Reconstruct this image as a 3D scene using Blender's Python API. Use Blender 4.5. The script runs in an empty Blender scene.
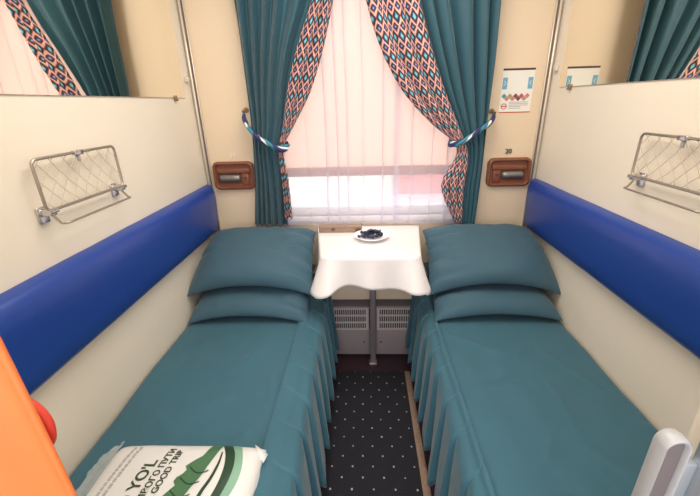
import bpy, bmesh, math, random
import numpy as np
from mathutils import Vector, Matrix, noise
random.seed(7)
PI = math.pi
C = bpy.context.scene.collection
sc = bpy.context.scene

# ------------------------------------------------------------------ materials
def mat(name, col, rough=.6, metal=0., spec=.5, bump=0., bscale=40., var=0., vscale=6., sheen=0., coat=0.):
    m = bpy.data.materials.new(name); m.use_nodes = True
    nt = m.node_tree; b = nt.nodes['Principled BSDF']
    b.inputs['Base Color'].default_value = (*col, 1)
    b.inputs['Roughness'].default_value = rough
    b.inputs['Metallic'].default_value = metal
    b.inputs['Specular IOR Level'].default_value = spec
    b.inputs['Sheen Weight'].default_value = sheen
    b.inputs['Coat Weight'].default_value = coat
    tc = nt.nodes.new('ShaderNodeTexCoord')
    if var:
        n = nt.nodes.new('ShaderNodeTexNoise'); n.inputs['Scale'].default_value = vscale
        n.inputs['Detail'].default_value = 5
        nt.links.new(tc.outputs['Object'], n.inputs['Vector'])
        r = nt.nodes.new('ShaderNodeMix'); r.data_type = 'RGBA'
        r.inputs[6].default_value = (*[c*(1-var) for c in col], 1)
        r.inputs[7].default_value = (*[min(1, c*(1+var)) for c in col], 1)
        nt.links.new(n.outputs['Fac'], r.inputs[0]); nt.links.new(r.outputs[2], b.inputs['Base Color'])
    if bump:
        n = nt.nodes.new('ShaderNodeTexNoise'); n.inputs['Scale'].default_value = bscale
        n.inputs['Detail'].default_value = 4
        nt.links.new(tc.outputs['Object'], n.inputs['Vector'])
        bp = nt.nodes.new('ShaderNodeBump'); bp.inputs['Strength'].default_value = bump
        bp.inputs['Distance'].default_value = .01
        nt.links.new(n.outputs['Fac'], bp.inputs['Height']); nt.links.new(bp.outputs[0], b.inputs['Normal'])
    return m

class NB:                                   # tiny node-math helper
    def __init__(s, nt): s.nt = nt
    def m(s, op, a, b=None, c=None):
        n = s.nt.nodes.new('ShaderNodeMath'); n.operation = op
        for i, v in enumerate((a, b, c)):
            if v is None: continue
            if isinstance(v, (int, float)): n.inputs[i].default_value = v
            else: s.nt.links.new(v, n.inputs[i])
        return n.outputs[0]
    def mix(s, f, a, b):
        n = s.nt.nodes.new('ShaderNodeMix'); n.data_type = 'RGBA'
        s.nt.links.new(f, n.inputs[0])
        for i, v in ((6, a), (7, b)):
            if isinstance(v, tuple): n.inputs[i].default_value = (*v, 1)
            else: s.nt.links.new(v, n.inputs[i])
        return n.outputs[2]

def ikat_material():
    m = mat('ikat_cloth', (.7, .4, .3), .8); nt = m.node_tree; N = NB(nt); b = nt.nodes['Principled BSDF']
    uv = nt.nodes.new('ShaderNodeUVMap'); uv.uv_map = 'UVMap'
    ns = nt.nodes.new('ShaderNodeTexNoise'); ns.inputs['Scale'].default_value = 60
    nt.links.new(uv.outputs[0], ns.inputs['Vector'])
    sp = nt.nodes.new('ShaderNodeSeparateXYZ'); nt.links.new(uv.outputs[0], sp.inputs[0])
    wob = N.m('MULTIPLY', N.m('SUBTRACT', ns.outputs['Fac'], .5), .16)
    X = N.m('DIVIDE', sp.outputs[0], .031); Y = N.m('ADD', N.m('DIVIDE', sp.outputs[1], .078), wob)
    def lattice(ox, oy, a, bb, py):
        fx = N.m('ABSOLUTE', N.m('SUBTRACT', N.m('FRACT', N.m('ADD', X, ox)), .5))
        fy = N.m('ABSOLUTE', N.m('SUBTRACT', N.m('FRACT', N.m('ADD', N.m('MULTIPLY', Y, py), oy)), .5))
        return N.m('ADD', N.m('DIVIDE', fx, a), N.m('DIVIDE', fy, bb))
    d1 = lattice(0, 0, .47, .36, 1); d2 = lattice(.5, .5, .40, .23, 1)
    col = (.66, .40, .34)
    less = lambda d, t: N.m('LESS_THAN', d, t)
    c = N.mix(less(d1, 1.22), col, (.36, .09, .08))
    c = N.mix(less(d2, 1.15), c, (.45, .14, .12))
    c = N.mix(less(d1, 1.05), c, (.018, .02, .03))
    c = N.mix(less(d2, 1.02), c, (.03, .03, .06))
    c = N.mix(less(d1, .55), c, (.05, .19, .33))
    c = N.mix(less(d2, .45), c, (.09, .14, .36))
    c = N.mix(less(d1, .36), c, (.18, .50, .55))
    c = N.mix(less(d2, .2), c, (.5, .36, .36))
    nt.links.new(c, b.inputs['Base Color'])
    return m

def rug_material():
    m = mat('rug_pile', (.02, .02, .03), .95, bump=.5, bscale=260); nt = m.node_tree; N = NB(nt); b = nt.nodes['Principled BSDF']
    tc = nt.nodes.new('ShaderNodeTexCoord'); sp = nt.nodes.new('ShaderNodeSeparateXYZ')
    nt.links.new(tc.outputs['Object'], sp.inputs[0])
    ns = nt.nodes.new('ShaderNodeTexNoise'); ns.inputs['Scale'].default_value = 40
    nt.links.new(tc.outputs['Object'], ns.inputs['Vector'])
    def dots(ox, oy):
        fx = N.m('SUBTRACT', N.m('FRACT', N.m('ADD', N.m('DIVIDE', sp.outputs[0], .088), ox)), .5)
        fy = N.m('SUBTRACT', N.m('FRACT', N.m('ADD', N.m('DIVIDE', sp.outputs[1], .10), oy)), .5)
        return N.m('SQRT', N.m('ADD', N.m('MULTIPLY', fx, fx), N.m('MULTIPLY', fy, fy)))
    d = N.m('MINIMUM', dots(0, 0), dots(.5, .5))
    d = N.m('ADD', d, N.m('MULTIPLY', N.m('SUBTRACT', ns.outputs['Fac'], .5), .05))
    c = N.mix(N.m('LESS_THAN', d, .045), (.013, .012, .019), (.38, .36, .38))
    nt.links.new(c, b.inputs['Base Color'])
    return m

def thin_material(name, col, transp, transl):
    m = bpy.data.materials.new(name); m.use_nodes = True; nt = m.node_tree; nt.nodes.clear()
    o = nt.nodes.new('ShaderNodeOutputMaterial')
    tr = nt.nodes.new('ShaderNodeBsdfTransparent'); tl = nt.nodes.new('ShaderNodeBsdfTranslucent'); df = nt.nodes.new('ShaderNodeBsdfDiffuse')
    tl.inputs[0].default_value = (*col, 1); df.inputs[0].default_value = (*col, 1)
    a = nt.nodes.new('ShaderNodeMixShader'); a.inputs[0].default_value = transl
    nt.links.new(df.outputs[0], a.inputs[1]); nt.links.new(tl.outputs[0], a.inputs[2])
    if transp:
        c = nt.nodes.new('ShaderNodeMixShader'); c.inputs[0].default_value = transp
        nt.links.new(a.outputs[0], c.inputs[1]); nt.links.new(tr.outputs[0], c.inputs[2]); nt.links.new(c.outputs[0], o.inputs[0])
    else: nt.links.new(a.outputs[0], o.inputs[0])
    return m

def mirror_material():
    m = bpy.data.materials.new('mirror_glass'); m.use_nodes = True
    b = m.node_tree.nodes['Principled BSDF']
    b.inputs['Base Color'].default_value = (.92, .89, .80, 1); b.inputs['Metallic'].default_value = 1; b.inputs['Roughness'].default_value = .015
    return m

M = dict(
    wall=mat('cream_wall_panel', (.80, .73, .62), .45, var=.03, vscale=2, bump=.02, bscale=8),
    endwall=mat('warm_cream_laminate', (.76, .61, .45), .42, var=.03, vscale=2),
    ceil=mat('ceiling_white', (.8, .78, .72), .6),
    lino=mat('maroon_lino', (.035, .014, .022), .5, var=.2, vscale=20),
    teal=mat('teal_cotton', (.028, .112, .158), .75, var=.13, vscale=5, bump=.35, bscale=11, sheen=.15),
    pillow=mat('teal_pillowcase', (.036, .096, .138), .75, var=.08, vscale=6, bump=.14, bscale=16, sheen=.12),
    curtain=mat('teal_curtain_cloth', (.011, .070, .100), .62, var=.1, vscale=9, bump=.06, bscale=60, sheen=.2),
    ikat=ikat_material(), rug=rug_material(),
    binding=mat('rug_binding', (.30, .20, .15), .9, bump=.6, bscale=120, var=.25, vscale=60),
    vinyl=mat('blue_vinyl', (.011, .050, .29), .36, spec=.5, bump=.05, bscale=22),
    chrome=mat('chrome', (.62, .62, .64), .25, 1), wire=mat('tarnished_wire', (.46, .41, .35), .35, .9),
    alu=mat('aluminium_strip', (.74, .68, .60), .35, .35), seam=mat('dark_seam', (.22, .17, .12), .6),
    net=mat('net_string', (.58, .48, .36), .8),
    brown=mat('brown_plastic', (.22, .075, .04), .4, var=.12, vscale=14), dkbrown=mat('dark_brown_recess', (.10, .04, .028), .5),
    barrel=mat('grey_lamp_barrel', (.24, .22, .21), .3, .3), mirror=mirror_material(),
    white=mat('white_paint', (.82, .80, .78), .4), paper=mat('sign_paper', (.80, .78, .74), .5),
    numw=mat('number_white', (.86, .84, .80), .4), numd=mat('number_dark', (.10, .08, .07), .5),
    cloth=mat('white_table_linen', (.82, .77, .76), .5, bump=.06, bscale=60, sheen=.1),
    porcelain=mat('porcelain', (.85, .85, .88), .2), candy=mat('dark_blue_wrapper', (.01, .015, .05), .25),
    tan=mat('tan_wood', (.30, .20, .14), .55, var=.25, vscale=22), tandark=mat('wood_mark', (.12, .07, .04), .6),
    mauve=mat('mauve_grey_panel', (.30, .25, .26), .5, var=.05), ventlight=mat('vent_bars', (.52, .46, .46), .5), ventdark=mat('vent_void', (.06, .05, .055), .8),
    legm=mat('table_leg_metal', (.36, .32, .33), .35, .6), pipe=mat('pipe_dark', (.09, .07, .07), .6),
    bag=mat('white_plastic_film', (.72, .71, .69), .3, spec=.6, bump=.1, bscale=30),
    green=mat('print_green', (.06, .16, .075), .35), dkgreen=mat('print_dark_green', (.015, .05, .025), .35),
    ltgreen=mat('print_pale_green', (.20, .38, .27), .35), ink=mat('print_ink', (.035, .06, .03), .4),
    orange=mat('orange_cloth', (.70, .165, .04), .65, var=.1, vscale=9, bump=.15, bscale=25), red=mat('red_plastic', (.65, .05, .03), .4), dkred=mat('dark_red', (.30, .03, .02), .5),
    whitepl=mat('white_plastic', (.33, .33, .335), .4), mauvein=mat('mauve_inset', (.115, .095, .098), .5), jamb=mat('grey_jamb_metal', (.34, .37, .40), .35, .5),
    navy=mat('navy_cord', (.02, .025, .12), .7), tealc=mat('teal_cord', (.03, .20, .27), .7), whitec=mat('white_cord', (.78, .76, .74), .7),
    brass=mat('old_brass', (.28, .2, .12), .4, .7),
    sheer=thin_material('sheer_voile', (.80, .75, .83), .50, .6),
    blind=thin_material('peach_blind', (.90, .64, .50), 0, .74), blindbar=mat('blind_bar', (.42, .24, .22), .6),
    clear=thin_material('clear_film', (.85, .88, .86), .55, .3),
    skyblue=mat('sign_blue', (.16, .40, .56), .5), signdark=mat('sign_maroon', (.07, .02, .03), .5), signred=mat('sign_red', (.55, .06, .05), .5),
    signgrey=mat('sign_grey_ink', (.42, .40, .38), .6), dteal=mat('sign_teal', (.05, .30, .30), .5), dpink=mat('sign_pink', (.60, .20, .20), .5),
    dolive=mat('sign_olive', (.33, .32, .16), .5), dmag=mat('sign_magenta', (.65, .05, .14), .5), dbrn=mat('sign_brown', (.18, .07, .06), .5),
    platform=mat('platform_concrete', (.66, .62, .58), .8, var=.1, vscale=2), facade=mat('facade_plaster', (.88, .82, .66), .8, var=.08, vscale=1),
    brick=mat('reddish_facade', (.62, .22, .18), .8, var=.1, vscale=2), corridor=mat('corridor_wall', (.66, .60, .52), .5),
)
def lamp_material():
    m = bpy.data.materials.new('lamp_diffuser'); m.use_nodes = True; b = m.node_tree.nodes['Principled BSDF']
    b.inputs['Base Color'].default_value = (.9, .85, .75, 1); b.inputs['Emission Color'].default_value = (1, .86, .66, 1); b.inputs['Emission Strength'].default_value = 1
    return m
M['lamp'] = lamp_material()
def glass_material():
    m = bpy.data.materials.new('window_glass'); m.use_nodes = True; nt = m.node_tree; nt.nodes.clear()
    o = nt.nodes.new('ShaderNodeOutputMaterial'); t = nt.nodes.new('ShaderNodeBsdfTransparent'); g = nt.nodes.new('ShaderNodeBsdfGlossy')
    g.inputs['Roughness'].default_value = .02; t.inputs[0].default_value = (.95, .96, .97, 1)
    x = nt.nodes.new('ShaderNodeMixShader'); x.inputs[0].default_value = .06
    nt.links.new(t.outputs[0], x.inputs[1]); nt.links.new(g.outputs[0], x.inputs[2]); nt.links.new(x.outputs[0], o.inputs[0])
    return m
M['glass'] = glass_material()

# ------------------------------------------------------------------ mesh helpers
def link(name, me, m=None, parent=None, smooth=True):
    o = bpy.data.objects.new(name, me); C.objects.link(o)
    if m is not None and not me.materials: me.materials.append(m)
    if smooth:
        for p in me.polygons: p.use_smooth = True
    if parent: o.parent = parent
    return o
def from_bm(name, bm, m, parent=None, smooth=True, sharp=None):
    bmesh.ops.recalc_face_normals(bm, faces=bm.faces[:])
    me = bpy.data.meshes.new(name); bm.to_mesh(me); bm.free()
    o = link(name, me, m, parent, smooth)
    if sharp: autosmooth(o, sharp)
    return o
def autosmooth(o, deg=40):
    o.data.set_sharp_from_angle(angle=math.radians(deg))
def tag(o, label, cat, group=None, kind=None):
    o['label'] = label; o['category'] = cat
    if group: o['group'] = group
    if kind: o['kind'] = kind
    return o
def empty(name, loc, label, cat, group=None):
    o = bpy.data.objects.new(name, None); C.objects.link(o); o.location = loc; o.empty_display_size = .05
    return tag(o, label, cat, group)
def structure(o, label=None, cat=None):
    o['kind'] = 'structure'
    if label: o['label'] = label; o['category'] = cat
    return o
def add_box(bm, x0, x1, y0, y1, z0, z1, bev=0, seg=2):
    r = bmesh.ops.create_cube(bm, size=1)['verts']
    for v in r: v.co = Vector(((x0+x1)/2+v.co.x*(x1-x0), (y0+y1)/2+v.co.y*(y1-y0), (z0+z1)/2+v.co.z*(z1-z0)))
    if bev:
        es = list({e for v in r for e in v.link_edges})
        bmesh.ops.bevel(bm, geom=es, offset=bev, segments=seg, affect='EDGES', profile=.5)
    return bm
def box(name, dims, m, parent=None, bev=.003, seg=2):
    o = from_bm(name, add_box(bmesh.new(), *dims, bev, seg), m, parent, smooth=bev > 0)
    if bev: autosmooth(o, 50)
    return o
def add_tube(bm, pts, r, n=8, closed=False, caps=True):
    pts = [Vector(p) for p in pts]; k = len(pts); rings = []
    rr = r if hasattr(r, '__len__') else [r]*k
    up = None
    for i, p in enumerate(pts):
        a = pts[(i-1) % k] if (closed or i) else p; b = pts[(i+1) % k] if (closed or i < k-1) else p
        t = (b-a).normalized()
        if up is None: up = t.orthogonal().normalized()
        up = (up - t*up.dot(t)).normalized(); s = t.cross(up)
        rings.append([bm.verts.new(p+(up*math.cos(2*PI*j/n)+s*math.sin(2*PI*j/n))*rr[i]) for j in range(n)])
    for i in range(k if closed else k-1):
        A, B = rings[i], rings[(i+1) % k]
        for j in range(n): bm.faces.new((A[j], A[(j+1) % n], B[(j+1) % n], B[j]))
    if caps and not closed:
        bm.faces.new(rings[0]); bm.faces.new(rings[-1])
    return bm
def tube(name, pts, r, m, parent=None, n=8, closed=False):
    return from_bm(name, add_tube(bmesh.new(), pts, r, n, closed), m, parent)
def grid_mesh(name, fn, nu, nv, uvfn=None):
    vs, fs = [], []
    for j in range(nv+1):
        for i in range(nu+1): vs.append(tuple(fn(i/nu, j/nv)))
    for j in range(nv):
        for i in range(nu):
            a = j*(nu+1)+i; fs.append((a, a+1, a+nu+2, a+nu+1))
    me = bpy.data.meshes.new(name); me.from_pydata(vs, [], fs); me.update()
    if uvfn:
        uv = me.uv_layers.new(name='UVMap')
        for p in me.polygons:
            for li in p.loop_indices:
                v = me.loops[li].vertex_index; i, j = v % (nu+1), v//(nu+1)
                uv.data[li].uv = uvfn(i/nu, j/nv)
    return me
def solidify(o, t, off=0):
    md = o.modifiers.new('thickness', 'SOLIDIFY'); md.thickness = t; md.offset = off; return o
def rrect(w, h, r, n=6, cx=0, cy=0):
    out = []
    for qx, qy, a0 in ((1, 1, 0), (-1, 1, PI/2), (-1, -1, PI), (1, -1, 1.5*PI)):
        for i in range(n+1):
            a = a0+PI/2*i/n; out.append((cx+qx*(w/2-r)+r*math.cos(a), cy+qy*(h/2-r)+r*math.sin(a)))
    return out
def add_loft(bm, loops, cap0=True, cap1=True):
    R = [[bm.verts.new(p) for p in L] for L in loops]; n = len(R[0])
    for A, B in zip(R, R[1:]):
        for j in range(n): bm.faces.new((A[j], A[(j+1) % n], B[(j+1) % n], B[j]))
    if cap0: bm.faces.new(R[0])
    if cap1: bm.faces.new(R[-1])
    return bm
def add_lathe(bm, prof, c, n=32):
    loops = [[(c[0]+r*math.cos(2*PI*j/n), c[1]+r*math.sin(2*PI*j/n), c[2]+z) for j in range(n)] for r, z in prof]
    return add_loft(bm, loops)
def spline(xs, ys):
    xs = np.array(xs, float); ys = np.array(ys, float); o = np.argsort(xs); xs, ys = xs[o], ys[o]
    d = np.gradient(ys, xs)
    def f(x):
        x = min(max(x, xs[0]), xs[-1]); i = min(max(int(np.searchsorted(xs, x))-1, 0), len(xs)-2)
        h = xs[i+1]-xs[i]; t = (x-xs[i])/h
        return float((2*t**3-3*t*t+1)*ys[i]+(t**3-2*t*t+t)*h*d[i]+(-2*t**3+3*t*t)*ys[i+1]+(t**3-t*t)*h*d[i+1])
    return f
def ns(x, y, z=0): return noise.noise(Vector((x, y, z)))
_fonts = {}
def text_mesh(body, size, extr=.0008, bold=.018):
    cu = bpy.data.curves.new('lettering', 'FONT'); cu.body = body; cu.size = size; cu.extrude = extr; cu.offset = size*bold; cu.align_x = 'LEFT'
    o = bpy.data.objects.new('lettering', cu); C.objects.link(o)
    bpy.context.view_layer.update()
    me = bpy.data.meshes.new_from_object(o.evaluated_get(bpy.context.evaluated_depsgraph_get()))
    bpy.data.objects.remove(o); bpy.data.curves.remove(cu)
    return me
def copy_tree(root):
    c = root.copy(); C.objects.link(c)
    for ch in list(root.children):
        d = copy_tree(ch); d.parent = c
    return c

W = .9; YF = -1.69      # half width between side walls, inner face of the door partition
H = 2.35
# ------------------------------------------------------------------ room shell
def wall_with_hole(name, x0, x1, y0, y1, z0, z1, hx0, hx1, hz0, hz1, m):
    bm = bmesh.new()
    for d in ((x0, hx0, y0, y1, z0, z1), (hx1, x1, y0, y1, z0, z1), (hx0, hx1, y0, y1, z0, hz0), (hx0, hx1, y0, y1, hz1, z1)): add_box(bm, *d)
    return structure(from_bm(name, bm, m, smooth=False))
YC = -2.9
structure(box('floor', (-.96, .96, YC, .07, -.06, 0), M['lino'], bev=0))
structure(box('ceiling', (-.96, .96, YC, .07, H, H+.05), M['ceil'], bev=0))
structure(box('wall_left', (-.96, -W, YC, .07, 0, H), M['wall'], bev=0))
structure(box('wall_right', (W, .96, YC, .07, 0, H), M['wall'], bev=0))
wall_with_hole('wall_back', -W, W, 0, .07, 0, H, -.53, .53, .86, 2.02, M['endwall'])
wall_with_hole('wall_front', -W, W, YF-.03, YF, 0, H, -.44, .345, 0.0, 2.05, M['wall'])
wall_with_hole('wall_corridor', -W, W, YC, YC+.05, 0, H, -.6, .6, .9, 1.9, M['corridor'])
structure(box('trim_1', (.323, .345, YF-.055, YF-.03, 0, 2.05), M['jamb'], bev=.004), 'grey metal strip edging the doorway on the right', 'trim')
# corner mouldings: cream strip between two bright aluminium beads
for i, s in ((2, -1), (3, 1)):
    bm = bmesh.new()
    add_tube(bm, [(s*.886, -.012, .5), (s*.886, -.012, H)], .006, 8); add_tube(bm, [(s*.870, -.006, .5), (s*.870, -.006, H)], .0035, 8)
    t = structure(from_bm('trim_%d' % i, bm, M['alu']), 'bright metal corner strip beside the %s mirror' % ('left' if s < 0 else 'right'), 'trim')
    box('seam', (s*.8795-.003, s*.8795+.003, -.006, 0, .5, H), M['seam'], t, bev=0)
# window
def window():
    bm = bmesh.new(); x0, x1, z0, z1 = -.53, .53, .86, 2.02
    for d in ((x0, x0+.05, .02, .06, z0, z1), (x1-.05, x1, .02, .06, z0, z1), (x0+.05, x1-.05, .02, .06, z0, z0+.05), (x0+.05, x1-.05, .02, .06, z1-.05, z1)): add_box(bm, *d, .006)
    w = structure(from_bm('window_1', bm, M['white'], sharp=50), 'bright compartment window behind the sheer curtain', 'window')
    box('window_pane', (x0+.05, x1-.05, .042, .046, z0+.05, z1-.05), M['glass'], w, bev=0)
    box('window_sill', (x0-.04, x1+.04, -.018, .02, z0-.03, z0), M['white'], w, bev=.006)
    return w
window()
# roller blind
bl = empty('roller_blind', (0, .012, 1.1), 'peach roller blind drawn halfway down behind the sheer curtain', 'blind')
def local(o, par):                       # keep world coordinates when parented to an un-rotated empty
    o.location = Vector(o.location)-par.location; return o
def child(o, par): o.parent = par; return local(o, par)
child(link('blind_fabric', grid_mesh('blind_fabric', lambda u, v: (-.50+1.0*u, .012+.002*math.sin(u*9), 1.13+.87*v), 24, 6), M['blind']), bl)
child(box('bottom_bar', (-.51, .51, .004, .018, 1.085, 1.135), M['blindbar'], bev=.004), bl)
child(tube('roller', [(-.5, .004, 2.0), (.5, .004, 2.0)], .014, M['white'], n=14), bl)

# outside world
structure(box('exterior_platform', (-9, 9, .6, 12, -1.2, -.25), M['platform'], bev=0))
def facade():
    bm = bmesh.new(); add_box(bm, -7, 7, 5.2, 5.5, -.25, 4.5)
    f = structure(from_bm('exterior_facade', bm, M['facade'], smooth=False))
    b2 = bmesh.new(); add_box(b2, .55, 2.2, 5.1, 5.2, -.25, 1.1)
    from_bm('entrance_panel', b2, M['brick'], f, smooth=False)
facade()

# ------------------------------------------------------------------ beds
ZB = .486
def saw(t):                              # a knife pleat: slow swell, sharp tuck
    t = t % 1.0
    return (t/.93)**.5 if t < .93 else (1-(t-.93)/.07)
def make_bed(s, label, xin, seam_in):
    root = empty('bed', (s*.56, -.85, 0), label, 'bed', 'made-up berths')
    y0, y1 = -.005, YF+.01
    child(box('bed_base', (min(s*W*.998, s*(abs(xin)+.03)), max(s*W*.998, s*(abs(xin)+.03)), y1, y0, 0, ZB-.05), M['mauve'], bev=0), root)
    xi = abs(xin)
    def top(u, v):
        x = W-.004-(W-.004-xi-.0)*u; y = y0+(y1-y0)*v
        z = ZB + .007*ns(x*5, y*4, s)+.004*ns(x*13, y*9, s+3)
        # long soft creases
        for k in range(11):
            cx, cy, ang = .38+.45*((k*.37+.1*s)%1), -.68-.085*k, (k*1.3+s)
            d = (x-cx)*math.cos(ang)+(y-cy)*math.sin(ang); e = -(x-cx)*math.sin(ang)+(y-cy)*math.cos(ang)
            z += .007*math.exp(-(d/.013)**2-(e/.10)**2)
        if u > .93: z -= .022*((u-.93)/.07)**2
        if u < .04: z -= .02*(1-u/.04)**2
        return (s*x, y, z)
    me = grid_mesh('bedspread', top, 60, 120); me.flip_normals() if s < 0 else None
    sp = child(solidify(link('bedspread', me, M['teal']), .02, -1), root)
    per = .138
    def prof(t):                         # seam on top -> over the edge -> down
        if t < .35:
            k = t/.35; return xi+seam_in*(1-k), ZB+.010-.018*k**3
        if t < .5:
            k = (t-.35)/.15; a = k*PI/2; return xi-.028*math.sin(a), ZB-.008-.03*(1-math.cos(a))
        k = (t-.5)/.5; return xi-.028-.022*k, ZB-.038-.33*k
    def skirt(u, v):
        y = y0+(y1-y0)*v; x, z = prof(u)
        ph = (y+.085*u)/per+.3*ns(y*3, s*2)+.15*ns(y*9, s)
        amp = .004+.040*u**1.1
        k_ = saw(-ph); d = amp*k_; y -= .014*k_*u
        if u < .35: z += d*.35
        else: x -= d*(.55 if u < .5 else .8); z += d*.25*(1 if u < .5 else 0)
        z += .036*(u-.5)*(1-k_)**2 if u > .5 else 0
        x += .01*ns(y*6, u*2, s)*u
        return (s*x, y, z)
    me = grid_mesh('ruffled_skirt', skirt, 30, 620)
    if s < 0: me.flip_normals()
    child(solidify(link('ruffled_skirt', me, M['teal']), .004, 0), root)
    return root
make_bed(-1, 'left berth bed with teal spread and ruffled skirt, plastic bag lying on it', -.268, .075)
make_bed(1, 'right berth bed with smooth bare teal spread and ruffled skirt, no bag on it', .290, .02)

# ------------------------------------------------------------------ pillows
def make_pillow(label, loc, w, d, T, tilt, s, seed, droop=.02, roll=0, taper=0.):
    """s = +1: the wrinkled end faces the aisle at +x"""
    def P(u, v, side):
        a, b = 2*u-1, 2*v-1
        h = max(0, (1-a**4)*(1-b**4))**.55*T/2
        if side < 0: h *= .42
        x = w/2*a*(1-.045*(1-b*b)); y = d/2*b*(1-.05*(1-a*a))
        x *= 1-taper*b
        wr = (max(0, s*a)**2)*.030*math.sin(b*15+2.5*ns(a*2, b*3, seed)+a*3)*(1-b*b)
        z = side*h + side*wr*(1 if side > 0 else .3) + .008*ns(a*1.6+seed, b*1.6, side)*min(1, h*30) + .004*ns(a*5+seed, b*5, side)*min(1, h*30)
        z -= droop*(a*a*b*b)*(1.0 if b < 0 else .3) + .010*abs(a)**3*(1 if b < 0 else 0)
        # stitched flange round the rim
        return (x, y, z)
    n = 44
    e = lambda t: .5+.5*math.sin((t-.5)*PI)
    vs, fs = [], []
    idx = {}
    for side in (1, -1):
        for j in range(n+1):
            for i in range(n+1):
                rim = i in (0, n) or j in (0, n)
                if side < 0 and rim: idx[(side, i, j)] = idx[(1, i, j)]; continue
                idx[(side, i, j)] = len(vs); vs.append(P(e(i/n), e(j/n), side))
    for side in (1, -1):
        for j in range(n):
            for i in range(n):
                q = [idx[(side, i, j)], idx[(side, i+1, j)], idx[(side, i+1, j+1)], idx[(side, i, j+1)]]
                fs.append(q if side > 0 else q[::-1])
    me = bpy.data.meshes.new('pillow'); me.from_pydata(vs, [], fs); me.update()
    o = link('pillow', me, M['pillow']); tag(o, label, 'pillow', 'pillows on the beds')
    o.location = loc; o.rotation_euler = (math.radians(tilt), math.radians(roll), 0)
    return o
make_pillow('lower teal pillow of the left bed, pressed flat beneath another', (-.590, -.312, .566), .575, .47, .135, 8, 1, 1, droop=.035, taper=.02)
make_pillow('plump teal pillow topping the left bed stack, against the blue cushion', (-.587, -.272, .731), .605, .44, .15, 19, 1, 2, droop=.06, taper=.04)
make_pillow('lower teal pillow of the right bed, squashed beneath another', (.592, -.312, .568), .575, .47, .14, 8, -1, 3, droop=.025, taper=.02)
make_pillow('plump teal pillow topping the right bed stack, below the notice', (.590, -.270, .731), .605, .44, .155, 19, -1, 4, droop=.065, taper=.04)

# ------------------------------------------------------------------ blue backrest cushions
def make_cushion(s, label):
    prof = [(0, .797), (.030, .799), (.043, .815), (.048, .86), (.053, .93), (.056, .985), (.054, 1.02), (.045, 1.045), (.030, 1.056), (0, 1.058)]
    ys = [-.012, -.016, -.03, -.06]+[-.06-.1*k for k in range(1, 16)]+[-1.6, -1.66, -1.675, -1.68]
    bm = bmesh.new(); loops = []
    for y in ys:
        e = min(abs(y+.012), abs(y+1.68)); k = min(1, (.25+e/.05)); k = k if k < 1 else 1
        loops.append([(s*(W-.002-px*(k**.6)), y, .927+(pz-.927)*(.985+.015*k)+.0015*ns(y*7, pz*9, s)) for px, pz in prof])
    add_loft(bm, loops)
    o = from_bm('backrest_cushion', bm, M['vinyl'], sharp=70)
    return tag(o, label, 'cushion', 'blue backrests along the walls')
make_cushion(-1, 'long blue vinyl backrest cushion on the left wall')
make_cushion(1, 'long blue vinyl backrest cushion on the right wall')

# ------------------------------------------------------------------ mirrors
def make_mirror(s, label):
    root = empty('wall_mirror', (s*W, -.8, 1.5), label, 'mirror', 'wall mirrors above the berths')
    x0, x1 = sorted((s*(W-.005), s*(W-.0005)))
    child(box('mirror_glass', (x0, x1, -1.62, -.10, 1.503, 2.12), M['mirror'], bev=0), root)
    for y in (-.205, -1.45):
        bm = bmesh.new(); add_box(bm, min(s*(W-.012), s*W), max(s*(W-.012), s*W), y-.008, y+.008, 1.488, 1.512, .002)
        add_tube(bm, [(s*(W-.012), y, 1.494), (s*(W-.018), y, 1.494)], .004, 8)
        child(from_bm('mirror_clip', bm, M['brass'], sharp=50), root)
    return root
make_mirror(-1, 'large mirror on the left wall reflecting the curtain'); make_mirror(1, 'large mirror on the right wall reflecting curtain and notice')
for s, w in ((-1, 'left'), (1, 'right')):
    x0, x1 = sorted((s*(W-.016), s*W))
    bm = bmesh.new(); add_box(bm, x0, x1, -.066, -.038, 1.575, 1.60, .003); add_tube(bm, [(s*(W-.016), -.052, 1.588), (s*(W-.02), -.052, 1.588)], .005, 8)
    tag(from_bm('wall_latch', bm, M['alu'], sharp=50), 'tiny pale metal catch on the %s wall between mirror and corner strip' % w, 'latch')

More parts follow.
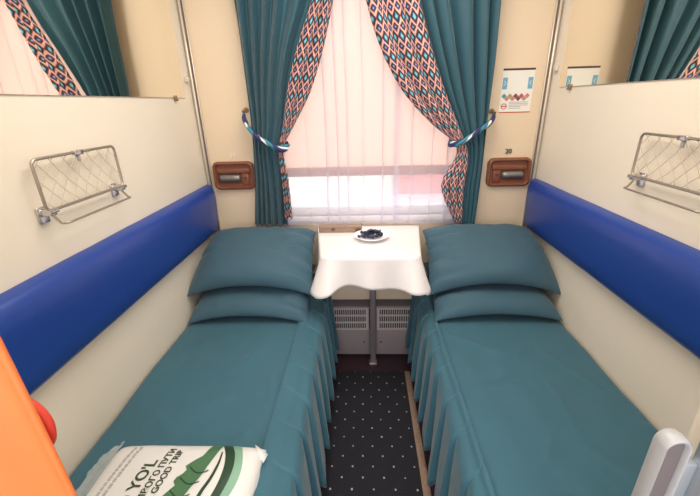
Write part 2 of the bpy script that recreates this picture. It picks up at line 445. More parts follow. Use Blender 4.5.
# ------------------------------------------------------------------ net racks with towel rails
def make_rack(s, label, ya, yb, z0=1.212, z1=1.347):
    root = empty('net_rack', (s*W, (ya+yb)/2, z0), label, 'rack', 'net pockets on the walls')
    x = s*(W-.030); cy, cz, w, h = (ya+yb)/2, (z0+z1)/2, abs(yb-ya), z1-z0
    L = [(x, p, q) for p, q in rrect(w, h, .016, 5, cy, cz)]
    child(tube('wire_frame', L, .0042, M['wire'], closed=True), root)
    # string net, diamond mesh clipped to the frame
    bm = bmesh.new(); st = .048
    y_lo, y_hi, zl, zh = cy-w/2+.003, cy+w/2-.003, z0+.003, z1-.003
    for sg in (1, -1):
        for k in range(-12, 24):
            c = y_lo+k*st; pts = []
            for t in np.linspace(0, 1, 15):
                z = zl+(zh-zl)*t; y = c+sg*(z-zl)*.9+(0 if sg > 0 else .12)
                if y_lo <= y <= y_hi: pts.append((x+s*.010*math.sin(PI*t)*math.sin(PI*(y-y_lo)/(y_hi-y_lo)), y+.004*ns(y*30, z*30, k), z))
            if len(pts) > 1: add_tube(bm, pts, .0011, 5)
    child(from_bm('string_net', bm, M['net']), root)
    bm = bmesh.new(); add_box(bm, min(x-.007, x+.007), max(x-.007, x+.007), cy-.017, cy+.017, z1-.008, z1+.006, .002)
    c = child(from_bm('top_clip', bm, M['chrome'], sharp=50), root)
    child(box('tag', (x-.003, x+.003, cy-.006, cy+.004, z1-.026, z1-.008), M['whitepl'], bev=.001), root)
    for y in (ya, yb):
        bm = bmesh.new(); yy = y+(-.012 if y == max(ya, yb) else .012)
        add_box(bm, min(s*W, s*(W-.038)), max(s*W, s*(W-.038)), yy-.011, yy+.011, z0-.014, z0+.004, .003)
        add_box(bm, min(s*W, s*(W-.006)), max(s*W, s*(W-.006)), yy-.017, yy+.017, z0-.035, z0+.010, .002)
        add_tube(bm, [(s*(W-.036), yy-.015, z0-.002), (s*(W-.036), yy+.015, z0-.002)], .006, 10)
        child(from_bm('bracket', bm, M['chrome'], sharp=50), root)
    xo = s*(W-.070); zz = z0-.012; a, b = min(ya, yb)+.004, max(ya, yb)-.028; r = .014
    pts = [(s*(W-.04), a, zz)]+[(xo-s*0, 0, 0)]*0
    for k in range(6):
        t = PI/2*k/5; pts.append((xo+s*r*(1-math.sin(t)), a+r*(1-math.cos(t)), zz-.022))
    for k in range(6):
        t = PI/2*k/5; pts.append((xo+s*r*(1-math.cos(t)), b-r*(1-math.sin(t)), zz-.022))
    pts.append((s*(W-.04), b, zz))
    child(tube('towel_rail', pts, .0032, M['wire']), root)
    return root
make_rack(-1, 'wire framed string net pocket with towel rail on the left wall', -1.098, -.765)
make_rack(1, 'wire framed string net pocket with towel rail on the right wall', -1.085, -.755)

# ------------------------------------------------------------------ recessed reading lamps with berth numbers
def make_lamp(cx, cz, s, label):
    root = empty('reading_lamp', (cx, 0, cz), label, 'lamp', 'brown wall lamps at the pillows')
    w, h = .228, .152
    def L(dw, dh, y, r, ox=0, oz=0): return [(p, y, q) for p, q in rrect(w-dw, h-dh, r, 6, cx+ox, cz+oz)]
    bm = bmesh.new()
    add_loft(bm, [L(0, 0, 0, .030), L(0, 0, -.016, .030), L(.006, .006, -.022, .028), L(.022, .022, -.024, .024), L(.030, .030, -.020, .022), L(.034, .034, -.006, .02)], True, True)
    child(from_bm('lamp_frame', bm, M['brown'], sharp=50), root)
    # raised L-shaped shelf inside the frame, with the barrel set in its slot
    bm = bmesh.new(); add_box(bm, cx-.090, cx+.090, -.017, -.006, cz+.014, cz+.040, .004)
    xs = cx-s*.062
    add_box(bm, xs-.020, xs+.020, -.015, -.006, cz-.050, cz+.012, .003)
    child(from_bm('inner_shelf', bm, M['brown'], sharp=50), root)
    box0 = (cx+s*.025-.068, cx+s*.025+.062, -.0075, -.0055, cz-.045, cz+.011)
    child(box('slot', box0, M['dkbrown'], bev=0), root)
    bm = bmesh.new(); add_tube(bm, [(cx+s*.02-.055, -.013, cz-.012), (cx+s*.02-.05, -.013, cz-.012), (cx+s*.02+.05, -.013, cz-.012), (cx+s*.02+.055, -.013, cz-.012)], [.012, .017, .017, .012], 16)
    child(from_bm('lamp_barrel', bm, M['barrel'], sharp=50), root)
    bm = bmesh.new(); add_tube(bm, [(xs, -.006, cz-.012), (xs, -.022, cz-.012)], .006, 10)
    child(from_bm('switch_knob', bm, M['dkbrown'], sharp=50), root)
    return root
make_lamp(-.740, 1.102, -1, 'brown recessed reading lamp below number 19, left of the curtains')
make_lamp(.750, 1.092, 1, 'brown recessed reading lamp below number 20, right of the curtains')
for body, x, z, m, lb in (('19', -.752, 1.198, 'numw', 'small pale number 19 on the wall above the left lamp'), ('20', .722, 1.190, 'numd', 'small dark number 20 on the wall above the right lamp')):
    me = text_mesh(body, .034, .0025, .012); o = link('berth_number', me, M[m], smooth=False)
    o.rotation_euler = (PI/2, 0, 0); o.location = (x, -.0014, z); o.location.y = -.0027; tag(o, lb, 'number')

# ------------------------------------------------------------------ notice on the right end wall (its square code is left blank)
def make_notice():
    root = empty('notice', (.742, 0, 1.39), 'paper notice with coloured diamonds and maroon top bar, right of the curtain', 'notice')
    X, Z = .664, 1.392; w, h = .155, .204
    def R(name, a, b, c, d, m, y=-.0022, y1=-.0010): return child(box(name, (X+a*w, X+b*w, y, y1, Z+c*h, Z+d*h), M[m], bev=0), root)
    R('paper', 0, 1, 0, 1, 'paper', -.0015, 0)
    R('top_bar', 0, 1, .955, 1, 'signdark'); R('bottom_bar', 0, 1, 0, .022, 'signred')
    for a, sg in ((.02, 1), (.82, -1)):
        p = R('blue_panel', a, a+.15, .54, .80, 'skyblue')
        bm = bmesh.new(); mx = X+(a+.075)*w; mz = Z+.67*h
        add_tube(bm, [(mx-sg*.004, -.0026, mz+.010), (mx+sg*.004, -.0026, mz), (mx-sg*.004, -.0026, mz-.010)], .0016, 6)
        q = from_bm('chevron', bm, M['white']); q.parent = p; q.location = -p.location - root.location + Vector((0, 0, 0)); q.matrix_parent_inverse.identity(); q.location = Vector((0, 0, 0)) - root.location - p.location
    cols = ['dteal', 'dpink', 'dolive', 'dpink', 'dbrn', 'dbrn', 'dmag', 'dolive', 'dpink']
    for k, c in enumerate(cols):
        cx = X+(.11+.092*k)*w; cz = Z+(.385 if k % 2 == 0 else .325)*h; r = .0125
        bm = bmesh.new(); vs = [bm.verts.new((cx+dx*r, -.0022, cz+dz*r)) for dx, dz in ((1, 0), (0, 1), (-1, 0), (0, -1))]
        f = bm.faces.new(vs); e = bmesh.ops.extrude_face_region(bm, geom=[f]); bmesh.ops.translate(bm, vec=(0, .001, 0), verts=[v for v in e['geom'] if isinstance(v, bmesh.types.BMVert)])
        child(from_bm('diamond', bm, M[c], smooth=False), root)
    bm = bmesh.new(); ccx, ccz = X+.14*w, Z+.15*h
    add_tube(bm, [(ccx+.0125*math.cos(2*PI*k/20), -.0020, ccz+.0125*math.sin(2*PI*k/20)) for k in range(20)], .0018, 6, closed=True)
    add_box(bm, ccx-.011, ccx+.011, -.0024, -.0010, ccz-.0025, ccz+.0025)
    child(from_bm('red_ring', bm, M['signred'], sharp=50), root)
    bm = bmesh.new()
    for k in range(5): add_box(bm, X+.30*w, X+(.90 if k < 3 else .68)*w, -.0020, -.0010, Z+(.235-.035*k)*h, Z+(.250-.035*k)*h)
    child(from_bm('fine_print', bm, M['signgrey'], smooth=False), root)
make_notice()

# ------------------------------------------------------------------ curtains
def make_curtain(s, label, LO, LB, LI, yb=-.085):
    fo, fb, fi = [spline([p[1] for p in L], [p[0] for p in L]) for L in (LO, LB, LI)]
    ztop = 2.16; zt = 1.25
    root = empty('curtain', (s*.6, yb, .83), label, 'curtain', 'teal curtains tied back at the window')
    zb0, zb1 = LO[-1][1], LB[-1][1]
    def sq(z): return .42+.58*min(1, abs(z-zt)/.35)        # how loose the folds are; tight at the tie
    NF = 5.2
    def teal(u, v):
        z = ztop+(zb0-.0-ztop)*v
        x = fo(z)+(fb(max(z, zb1))-fo(z))*u + s*0
        ph = u*NF+.35*math.sin(u*5+s)+.15*ns(u*4, z*2, s)
        y = yb - sq(z)*(.022*math.sin(2*PI*ph)+.004*math.sin(4*PI*ph+1)) - .02*(1-sq(z))*math.sin(PI*u)
        return (x+.006*math.sin(2*PI*ph+1)*sq(z), y, z)
    me = grid_mesh('curtain_panel', teal, 150, 80)
    child(solidify(link('curtain_panel', me, M['curtain']), .002), root)
    zl = LI[-1][1]
    def lin(u, v):
        z = ztop+(zl-.006*math.sin(u*9)-ztop)*v
        ub = fb(z); ui = fi(z); x = ub+(ui-ub)*u
        ph = u*(2.6)+.2*ns(u*3, z*1.5, s+7)
        y = yb-.026-.012*math.sin(PI*u) - sq(z)*(.014*math.sin(2*PI*ph)) + .015*u
        return (x+.004*math.sin(2*PI*ph+1.2), y, z)
    me = grid_mesh('patterned_lining', lin, 60, 110, lambda u, v: (u*(.17 if s < 0 else .27), v*(ztop-zl)))
    l = child(solidify(link('patterned_lining', me, M['ikat']), .002), root); l['label'] = 'patterned lining folded outward along the inner edge'
    return root
LO = [(-.625, 2.2), (-.604, 1.902), (-.596, 1.618), (-.590, 1.32), (-.606, 1.092), (-.636, .835)]
LB = [(-.155, 2.2), (-.248, 1.891), (-.33, 1.704), (-.387, 1.538), (-.428, 1.36), (-.453, 1.258), (-.453, 1.089), (-.456, .840)]
LI = [(-.075, 2.2), (-.149, 1.888), (-.226, 1.634), (-.288, 1.491), (-.355, 1.382), (-.427, 1.258), (-.421, 1.088), (-.417, .884)]
RO = [(.585, 2.2), (.583, 1.864), (.584, 1.627), (.584, 1.383), (.583, 1.171), (.567, .83)]
RB = [(.13, 2.2), (.223, 1.875), (.287, 1.685), (.353, 1.519), (.45, 1.316), (.486, 1.238), (.49, 1.018), (.495, .83)]
RI = [(-.055, 2.2), (-.002, 1.883), (.084, 1.65), (.192, 1.479), (.325, 1.347), (.434, 1.258), (.384, 1.041), (.461, .853)]
make_curtain(-1, 'left teal curtain with narrow patterned lining, tied back to the wall', LO, LB, LI)
make_curtain(1, 'right teal curtain with wide patterned lining swept across the window', RO, RB, RI)
tag(tube('curtain_rod', [(-.7, -.075, 2.18), (.7, -.075, 2.18)], .012, M['alu'], n=12), 'thin metal curtain rod above the window', 'rod')
def sheer(u, v):
    z = .822+(2.15-.822)*v
    ph = u*13+.8*ns(u*5, .3)+.2*ns(u*3, z*1.1, 2)
    x = -.535+1.07*u+(.022+.016*ns(u*7, 5))*math.sin(2*PI*ph+1.3)
    y = -.038+.012*math.sin(2*PI*ph)*(.6+.4*v)+.003*ns(u*9, z*5)*(1-v)
    return (x, y, z)
o = link('sheer_curtain', grid_mesh('sheer_curtain', sheer, 360, 24), M['sheer'])
tag(o, 'translucent white sheer curtain hanging across the bright window', 'curtain')
# tiebacks: three twisted cords from a wall hook around the curtain
def make_tie(s, label, path):
    root = empty('tieback', path[0], label, 'tieback', 'twisted cord tiebacks')
    P = [Vector(p) for p in path]
    d = [0]
    for a, b in zip(P, P[1:]): d.append(d[-1]+(b-a).length)
    fx, fy, fz = [spline(d, [p[i] for p in P]) for i in range(3)]
    n = 90
    for k, m in enumerate(('navy', 'tealc', 'whitec')):
        pts, rad = [], []
        for i in range(n+1):
            t = d[-1]*i/n; a = 2*PI*(t/.11)+2*PI*k/3
            c = Vector((fx(t), fy(t), fz(t))); e = .009*min(1, i/12+.1)
            pts.append(c+Vector((0, 1, 0))*(math.cos(a)*e)+Vector((.5*s, 0, .86))*(math.sin(a)*e)); rad.append((.0100 if k < 1 else .0090 if k < 2 else .0062)*min(1, .6+i/20))
        c = child(tube(('navy_cord', 'teal_cord', 'white_cord')[k], pts, rad, M[m], n=10), root)
    bm = bmesh.new(); h = P[0]
    add_tube(bm, [(h.x, 0, h.z+.012), (h.x, -.004, h.z+.012)], .014, 12); add_tube(bm, [(h.x, -.004, h.z+.012), (h.x, -.03, h.z+.010), (h.x, h.y-.006, h.z), (h.x, h.y-.012, h.z+.012)], .0045, 8)
    child(from_bm('hook', bm, M['brass'], sharp=50), root)
make_tie(-1, 'twisted navy, teal and white cord holding the left curtain', [(-.632, -.05, 1.425), (-.603, -.105, 1.363), (-.555, -.125, 1.315), (-.495, -.132, 1.278), (-.442, -.130, 1.252), (-.416, -.100, 1.258), (-.418, -.060, 1.27)])
make_tie(1, 'twisted navy, teal and white cord holding the right curtain', [(.628, -.05, 1.388), (.588, -.105, 1.348), (.535, -.128, 1.318), (.488, -.135, 1.285), (.440, -.133, 1.262), (.414, -.105, 1.256), (.420, -.062, 1.265)])

# ------------------------------------------------------------------ table, cloth and what stands on it
ZT = .80
tb = empty('table', (.0, -.22, 0), 'small fixed table under the white cloth on one grey leg', 'table')
def tabletop():
    loop = [(-.278, -.01), (-.212, -.470), (.212, -.478), (.268, -.01)]
    bm = bmesh.new(); add_loft(bm, [[(x, y, z) for x, y in loop] for z in (ZT-.028, ZT-.004)])
    return from_bm('tabletop', bm, M['white'], smooth=False)
child(tabletop(), tb)
bm = bmesh.new(); add_box(bm, .000, .034, -.232, -.200, .004, ZT-.028, .006)
add_box(bm, -.006, .040, -.238, -.194, .0, .012, .003)
child(from_bm('leg', bm, M['legm'], sharp=50), tb)
def tablecloth():
    base = [(-.286, -.012), (-.222, -.462), (.222, -.470), (.276, -.012)]
    # densely sampled perimeter with rounded front corners
    P = []
    def seg(a, b, n):
        for i in range(n): t = i/n; P.append((a[0]+(b[0]-a[0])*t, a[1]+(b[1]-a[1])*t))
    def lerp(a, b, t): return (a[0]+(b[0]-a[0])*t, a[1]+(b[1]-a[1])*t)
    A, B, D, E_ = base; r = .035
    B0 = lerp(B, A, r/.455); B1 = lerp(B, D, r/.444); D0 = lerp(D, B, r/.444); D1 = lerp(D, E_, r/.46)
    seg(A, B0, 40)
    for i in range(12): t = i/12; P.append(lerp(lerp(B0, B, t), lerp(B, B1, t), t))
    seg(B1, D0, 60)
    for i in range(12): t = i/12; P.append(lerp(lerp(D0, D, t), lerp(D, D1, t), t))
    seg(D1, E_, 40); P.append(E_)
    n = len(P); bm = bmesh.new(); rows = []
    cB, cD = 46, 118
    for j in range(15):
        t = j/14; row = []
        for i, (x, y) in enumerate(P):
            a, b = P[max(i-1, 0)], P[min(i+1, n-1)]; tx, ty = b[0]-a[0], b[1]-a[1]; l = math.hypot(tx, ty); nx, ny = ty/l, -tx/l
            if nx*(x-0)+ny*(y+.2) < 0: nx, ny = -nx, -ny
            cb = math.exp(-((i-cB)/9.)**2); cd = math.exp(-((i-cD)/9.)**2)
            front = 1 if cB < i < cD else 0
            k = (i-cB)/(cD-cB)
            drop = .152+.030*cb+.024*cd+.010*math.sin(k*8+2.6)*front
            fl = .012+.056*cb+.052*cd+.010*math.sin(k*16)*front
            th = min(1, t/.12)*PI/2; rr = .008
            if t <= .12: ox, oz = rr*math.sin(th), rr*(1-math.cos(th))
            else:
                q = (t-.12)/.88; ox = rr+fl*q**1.15; oz = rr+(drop-rr)*q
            row.append(bm.verts.new((x+nx*ox, min(y+ny*ox, -.006), ZT+.002-oz)))
        rows.append(row)
    for Ra, Rb in zip(rows, rows[1:]):
        for i in range(n-1): bm.faces.new((Ra[i], Ra[i+1], Rb[i+1], Rb[i]))
    f = bm.faces.new(rows[0]); bmesh.ops.triangulate(bm, faces=[f])
    o = from_bm('tablecloth', bm, M['cloth'], sharp=70); solidify(o, .0025, 1)
    return tag(o, 'white cloth draped over the small window table', 'tablecloth')
tablecloth()
ZC = ZT+.0055
bm = bmesh.new()
add_lathe(bm, [(.045, 0), (.047, .004), (.066, .008), (.088, .020), (.090, .0225), (.087, .0235), (.064, .012), (.044, .0075)], (.010, -.235, ZC), 40)
tag(from_bm('saucer', bm, M['porcelain'], sharp=60), 'white porcelain saucer of dark candies on the table', 'plate')
def candy_mesh():
    bm = bmesh.new()
    add_tube(bm, [(-.026, 0, 0), (-.019, 0, 0), (-.014, 0, 0), (-.008, 0, 0), (0, 0, 0), (.008, 0, 0), (.014, 0, 0), (.019, 0, 0), (.026, 0, 0)], [.008, .0055, .003, .0075, .009, .0075, .003, .0055, .008], 10)
    bmesh.ops.recalc_face_normals(bm, faces=bm.faces[:]); me = bpy.data.meshes.new('candy'); bm.to_mesh(me); bm.free(); return me
cm = candy_mesh(); first = None
for k, (dx, dy, dz, rz) in enumerate([(-.040, -.010, 0, .4), (-.008, -.026, 0, -.3), (.030, -.014, 0, .7), (.040, .020, 0, 1.9), (.004, .022, 0, .1), (-.030, .026, 0, -.8), (-.014, .000, .016, 1.1), (.018, .003, .017, -.5)]):
    o = link('wrapped_candy', cm, M['candy']) if first is None else first.copy()
    if first is not None: C.objects.link(o)
    first = first or o
    o.scale = (1.2, 1.2, 1.2); o.location = (.010+dx, -.235+dy, ZC+.0225+dz); o.rotation_euler = (random.uniform(-.1, .1), random.uniform(-.15, .15), rz)
    tag(o, 'small dark blue wrapped candy heaped on the white saucer', 'candy', 'candies on the saucer')
wb = empty('wooden_box', (-.157, -.105, ZC), 'narrow tan wooden box lying at the back of the table', 'box')
child(box('box_body', (-.272, -.040, -.135, -.085, ZC, ZC+.026), M['tan'], bev=.003), wb)
child(box('box_lid', (-.274, -.038, -.137, -.083, ZC+.026, ZC+.033), M['tan'], bev=.002), wb)
child(box('clasp', (-.205, -.185, -.139, -.135, ZC+.012, ZC+.027), M['tandark'], bev=.001), wb)
child(box('dark_end', (-.075, -.046, -.1375, -.135, ZC+.008, ZC+.022), M['tandark'], bev=.001), wb)

# ------------------------------------------------------------------ heater cover under the table
hc = empty('heater_cover', (.017, -.09, 0), 'low mauve-grey heater cover with slotted vents beneath the table', 'heater')
bm = bmesh.new(); YH = -.150
for x0, x1 in ((-.235, .011), (.023, .262)):
    add_box(bm, x0, x1, YH, YH+.012, .012, .19, .002); add_box(bm, x0, x1, YH, YH+.012, .338, .350, .002)
add_box(bm, -.235, .262, YH+.012, -.004, .340, .350)
add_box(bm, .010, .024, YH+.002, YH+.014, .012, .35)
child(from_bm('cover_panel', bm, M['mauve'], sharp=50), hc)
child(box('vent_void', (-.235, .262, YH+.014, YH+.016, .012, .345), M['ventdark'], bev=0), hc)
for x0, x1, post in ((-.235, -.008, 1), (.042, .262, -1)):
    bm = bmesh.new()
    for k in range(4): add_box(bm, x0, x1, YH+.001, YH+.008, .19+.0465*k, .199+.0465*k)
    n = int((x1-x0)/.0125)
    for i in range(n+1): add_box(bm, x0+i*(x1-x0)/n-.0022, x0+i*(x1-x0)/n+.0022, YH+.003, YH+.009, .19, .338)
    px = x1-.016 if post > 0 else x0
    add_box(bm, px, px+.016, YH, YH+.009, .19, .338)
    child(from_bm('vent_grille', bm, M['ventlight'], smooth=False), hc)
child(box('upper_board', (-.235, .262, YH, YH+.014, .398, .500), M['endwall'], bev=.002), hc)
for x in (-.036, .067):
    bm = bmesh.new(); add_tube(bm, [(x, YH+.001, .103), (x, YH-.003, .103)], .006, 10)
    child(from_bm('screw', bm, M['pipe'], sharp=50), hc)
tag(tube('heating_pipe', [(-.26, -.06, .374), (.285, -.06, .374)], .018, M['pipe'], n=14), 'dark horizontal pipe running above the heater cover', 'pipe')
# ------------------------------------------------------------------ rug
rg = empty('rug', (0, -1, 0), 'dark dotted runner rug with beige edging in the aisle', 'rug')
child(box('rug_field', (-.236, .196, -2.30, -.300, .0, .010), M['rug'], bev=.003), rg)
child(box('rug_edging', (.196, .228, -2.30, -.300, .0, .012), M['binding'], bev=.004), rg)

# ------------------------------------------------------------------ plastic bag of linen on the left bed
def make_bag():
    X0, X1, Y0, Y1 = -.772, -.326, -1.620, -1.226
    root = empty('linen_bag', ((X0+X1)/2, (Y0+Y1)/2, ZB), 'white plastic linen bag with green lettering and mountain print', 'bag')
    zb = ZB+.012
    def h(x, y):
        a = (x-(X0+X1)/2)/((X1-X0)/2); b = (y-(Y0+Y1)/2)/((Y1-Y0)/2); a = max(-1, min(1, a)); b = max(-1, min(1, b))
        e = max(0, (1-a**6)*(1-b**6))**.5
        return zb+.052*e+.004*ns(x*9, y*9)*e+.0025*ns(x*22, y*22, 4)*e
    e = lambda t: .5+.5*math.sin((t-.5)*PI)
    n = 60; vs, fs, idx = [], [], {}
    for side in (1, -1):
        for j in range(n+1):
            for i in range(n+1):
                if side < 0 and (i in (0, n) or j in (0, n)): idx[(side, i, j)] = idx[(1, i, j)]; continue
                u, v = e(i/n), e(j/n); a, b = 2*u-1, 2*v-1
                x = X0+(X1-X0)*u+.008*ns(v*5, 1)*abs(a)**6*math.copysign(1, a); y = Y0+(Y1-Y0)*v+.006*ns(u*6, 2)*abs(b)**6*math.copysign(1, b)
                z = h(x, y) if side > 0 else zb-.002
                idx[(side, i, j)] = len(vs); vs.append((x, y, z))
    for side in (1, -1):
        for j in range(n):
            for i in range(n):
                q = [idx[(side, i, j)], idx[(side, i+1, j)], idx[(side, i+1, j+1)], idx[(side, i, j+1)]]; fs.append(q if side > 0 else q[::-1])
    me = bpy.data.meshes.new('bag_body'); me.from_pydata(vs, [], fs); me.update()
    child(link('bag_body', me, M['bag']), root)
    # clear crinkled film at the left end and a little corner ear on the right
    def film(u, v):
        y = -1.58+.36*v-.04*(1-u)*v; x = X0+.012-(.045+.012*ns(v*4, 3))*(1-u)-.0*v
        return (x, y, zb+.016+.010*ns(v*9, u*3)+.010*u+.008*ns(v*20, u*6))
    child(link('clear_film', grid_mesh('clear_film', film, 8, 50), M['clear']), root)
    bm = bmesh.new(); vv = [bm.verts.new(p) for p in ((X1-.03, Y1-.006, zb+.030), (X1+.012, Y1-.028, zb+.018), (X1+.004, Y1-.052, zb+.012), (X1-.02, Y1-.03, zb+.028))]; bm.faces.new(vv)
    child(solidify(from_bm('corner_ear', bm, M['bag']), .001), root)
    # lettering runs along the bag, away from the door
    def word(body, size, x, yend, m, bold=0):
        me = text_mesh(body, size, .0004); xs = [v.co.x for v in me.vertices]; L = max(xs)
        for v in me.vertices:
            tx, ty, tz = v.co
            wx, wy = x-ty+.10*(tx-L), yend+(tx-L)
            v.co = (wx, wy, h(wx, wy)+.0016+tz)
        o = child(link('printed_words', me, M[m], smooth=False), root); return o
    word("OQ YO'L", .042, -.607, -1.303, 'ink')
    word('ЛИВОГО ПУТИ', .024, -.574, -1.262, 'ink')
    word('A GOOD TRIP', .024, -.550, -1.268, 'ink')
    bm = bmesh.new(); rr = random.Random(3)                       # two lines of print too small to read
    for x in (-.700, -.682):
        y = -1.255
        while y > -1.55:
            l = rr.uniform(.006, .016); xx = x-.10*(-1.255-y); add_box(bm, xx-.004, xx+.003, y-l, y, h(xx, y-l/2)+.0006, h(xx, y-l/2)+.0022); y -= l+.004
    child(from_bm('fine_print', bm, M['signgrey'], smooth=False), root)
    # mountain and road print
    def patch(name, outline_a, outline_b, m, lift):                # strip between two polylines
        bm = bmesh.new(); fa = [spline([p[1] for p in L], [p[0] for p in L]) for L in (outline_a, outline_b)]
        y0 = min(p[1] for p in outline_a); y1 = max(p[1] for p in outline_a); ny, nx = 30, 6; g = []
        for j in range(ny+1):
            y = y0+(y1-y0)*j/ny; xa, xb = fa[0](y), fa[1](y)
            g.append([bm.verts.new((xa+(xb-xa)*i/nx, y, h(xa+(xb-xa)*i/nx, y)+lift)) for i in range(nx+1)])
        for j in range(ny):
            for i in range(nx): bm.faces.new((g[j][i], g[j][i+1], g[j+1][i+1], g[j+1][i]))
        return child(from_bm(name, bm, M[m]), root)
    def lin(pts):                                                   # zigzag outline, sampled so the spline keeps its corners
        out = []
        for a, b in zip(pts, pts[1:]):
            for t in (0, .25, .5, .75): out.append((a[0]+(b[0]-a[0])*t, a[1]+(b[1]-a[1])*t))
        return out+[pts[-1]]
    road_l = [(-0.448, -1.260), (-0.456, -1.295), (-0.468, -1.345), (-0.486, -1.395), (-0.506, -1.475), (-0.521, -1.575)]
    mt = patch('mountain_print', lin([(-0.478, -1.243), (-0.486, -1.285), (-0.521, -1.320), (-0.511, -1.335), (-0.538, -1.360), (-0.524, -1.375), (-0.551, -1.415), (-0.536, -1.445), (-0.566, -1.575)]), [(-0.446, -1.243)]+road_l, 'green', .0018)
    for k, (ya, xa) in enumerate(((-1.318, -.508), (-1.350, -.520), (-1.385, -.530))):
        pts = [(xa+.055*t, ya-.004-.01*t-.012*math.sin(t*PI), 0) for t in np.linspace(0, 1, 9)]
        child(from_bm('ridge_line', add_tube(bmesh.new(), [(x, y, h(x, y)+.0022) for x, y, _ in pts], .0014, 5), M['dkgreen']), root)
    R1 = [(-0.448, -1.237), (-0.428, -1.275), (-0.416, -1.315), (-0.414, -1.355), (-0.421, -1.405), (-0.436, -1.475), (-0.456, -1.575)]
    R2 = [(-0.421, -1.237), (-0.400, -1.275), (-0.390, -1.315), (-0.390, -1.355), (-0.399, -1.405), (-0.416, -1.475), (-0.436, -1.575)]
    R3 = [(-0.394, -1.237), (-0.378, -1.275), (-0.368, -1.315), (-0.368, -1.355), (-0.378, -1.405), (-0.396, -1.475), (-0.416, -1.575)]
    patch('dark_road_print', R1, R2, 'dkgreen', .0017); patch('pale_road_print', R2, R3, 'ltgreen', .0018)
    q1 = [(-0.440, -1.270), (-0.437, -1.315), (-0.443, -1.355), (-0.454, -1.395), (-0.476, -1.575)]; q2 = [(-0.436, -1.270), (-0.430, -1.315), (-0.434, -1.355), (-0.444, -1.395), (-0.466, -1.575)]
    patch('road_line_print', q1, q2, 'dkgreen', .0019)
make_bag()

# ------------------------------------------------------------------ doorway: orange curtain on the left, grab handle on the right
oc = empty('orange_drape', (-.45, -1.745, 0), 'orange cloth hanging in the doorway at the lower left corner', 'curtain')
def drape(u, v):
    z = .12+2.08*v; x = -.362-.25*u-.03*(z-1.0)
    return (x+.003*math.sin(z*7), -1.745+.010*math.sin(u*17+.4)+.004*ns(u*6, z*3), z)
child(solidify(link('drape_cloth', grid_mesh('drape_cloth', drape, 60, 40), M['orange']), .006), oc)
bm = bmesh.new(); add_tube(bm, [(-.394+.023*math.cos(2*PI*k/28), -1.728, 1.146+.034*math.sin(2*PI*k/28)) for k in range(28)], .006, 8, closed=True)
tl = child(from_bm('tie_loop', bm, M['red']), oc); tl['label'] = 'red rounded loop behind the orange edge'
bm = bmesh.new(); add_loft(bm, [[(-.394+.021*math.cos(2*PI*k/28), y, 1.146+.032*math.sin(2*PI*k/28)) for k in range(28)] for y in (-1.729, -1.726)])
child(from_bm('loop_lining', bm, M['dkred'], sharp=50), oc)
tag(tube('drape_rail', [(-.66, -1.745, 2.205), (.3, -1.745, 2.205)], .010, M['alu'], n=10), 'metal rail over the doorway carrying the orange cloth', 'rod')
gh = empty('grab_handle', (.30, -1.72, 1.05), 'white plastic grab handle with mauve recess at the lower right corner', 'handle')
def stadium(rx, z0, z1, y, cx, n=12):
    return [(cx+rx*math.cos(PI*k/n), y, z1-rx+rx*math.sin(PI*k/n)) for k in range(n+1)]+[(cx-rx*math.cos(PI*k/n), y, z0+rx-rx*math.sin(PI*k/n)) for k in range(n+1)]
cx = .2935
bm = bmesh.new(); add_loft(bm, [stadium(.0130, .955, 1.136, -1.716, cx), stadium(.0142, .953, 1.138, -1.722, cx), stadium(.0140, .954, 1.138, -1.731, cx), stadium(.0128, .957, 1.136, -1.734, cx), stadium(.0110, .961, 1.133, -1.733, cx), stadium(.0104, .963, 1.131, -1.726, cx)])
child(from_bm('handle_rim', bm, M['whitepl'], sharp=60), gh)
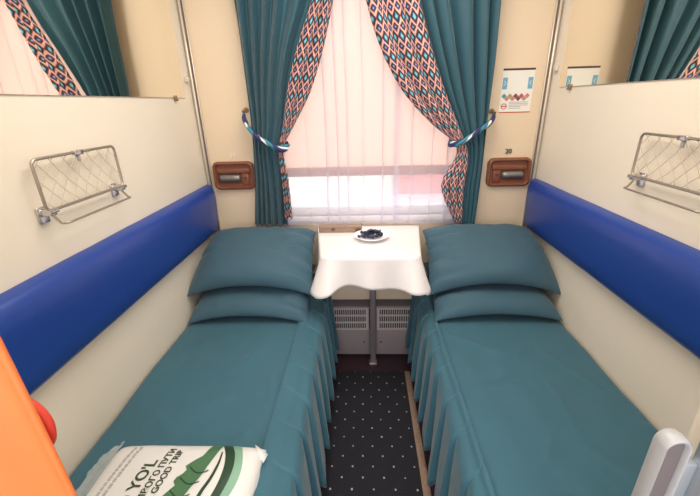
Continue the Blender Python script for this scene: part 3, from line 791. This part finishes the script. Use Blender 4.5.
bm = bmesh.new(); add_loft(bm, [stadium(.0103, .964, 1.130, -1.7262, cx), stadium(.0103, .964, 1.130, -1.728, cx)])
child(from_bm('recess', bm, M['mauvein'], sharp=60), gh)
child(box('mounting_plate', (.306, .324, -1.730, -1.718, .99, 1.10), M['jamb'], bev=.002), gh)

# ------------------------------------------------------------------ light
cl = empty('ceiling_lamp', (0, -.95, H), 'flat ceiling lamp in the middle of the compartment', 'lamp')
child(box('lamp_frame', (-.48, .48, -1.53, -.37, H-.03, H), M['white'], bev=.005), cl)
child(box('diffuser', (-.45, .45, -1.5, -.4, H-.04, H-.03), M['lamp'], bev=.003), cl)
def area(name, loc, rot, sx, sy, power, col):
    l = bpy.data.lights.new(name, 'AREA'); l.shape = 'RECTANGLE'; l.size = sx; l.size_y = sy; l.energy = power; l.color = col
    o = bpy.data.objects.new(name, l); C.objects.link(o); o.location = loc; o.rotation_euler = rot; return o
area('ceiling_lamp_light', (0, -.95, H-.05), (0, 0, 0), .9, 1.1, 18, (1, .93, .84))
area('corridor_lamp_light', (0, -2.45, H-.03), (0, 0, 0), 1.2, .5, 7, (1, .95, .88))
area('corridor_daylight', (0, YC+.03, 1.4), (PI/2, 0, 0), 1.2, 1.0, 14, (.95, .97, 1))
w = bpy.data.worlds.new('overcast_sky'); sc.world = w; w.use_nodes = True
bg = w.node_tree.nodes['Background']; bg.inputs[0].default_value = (.88, .90, 1.0, 1); bg.inputs[1].default_value = 2.5

# ------------------------------------------------------------------ camera
cam = bpy.data.cameras.new('camera'); co = bpy.data.objects.new('camera', cam); C.objects.link(co)
r = Vector((.99913, .03292, -.02552)); u = Vector((.01151, .37052, .92875)); f = Vector((-.04003, .92824, -.36982))
mtx = Matrix((r, u, -f)).transposed().to_4x4(); mtx.translation = (-.0252, -2.0156, 1.4637)
co.matrix_world = mtx; cam.sensor_width = 36; cam.lens = 18.865; cam.clip_start = .02
sc.camera = co
sc.view_settings.view_transform = 'Standard'; sc.view_settings.look = 'None'; sc.view_settings.gamma = 1; sc.view_settings.use_curve_mapping = False
sc.view_settings.exposure = 0.25
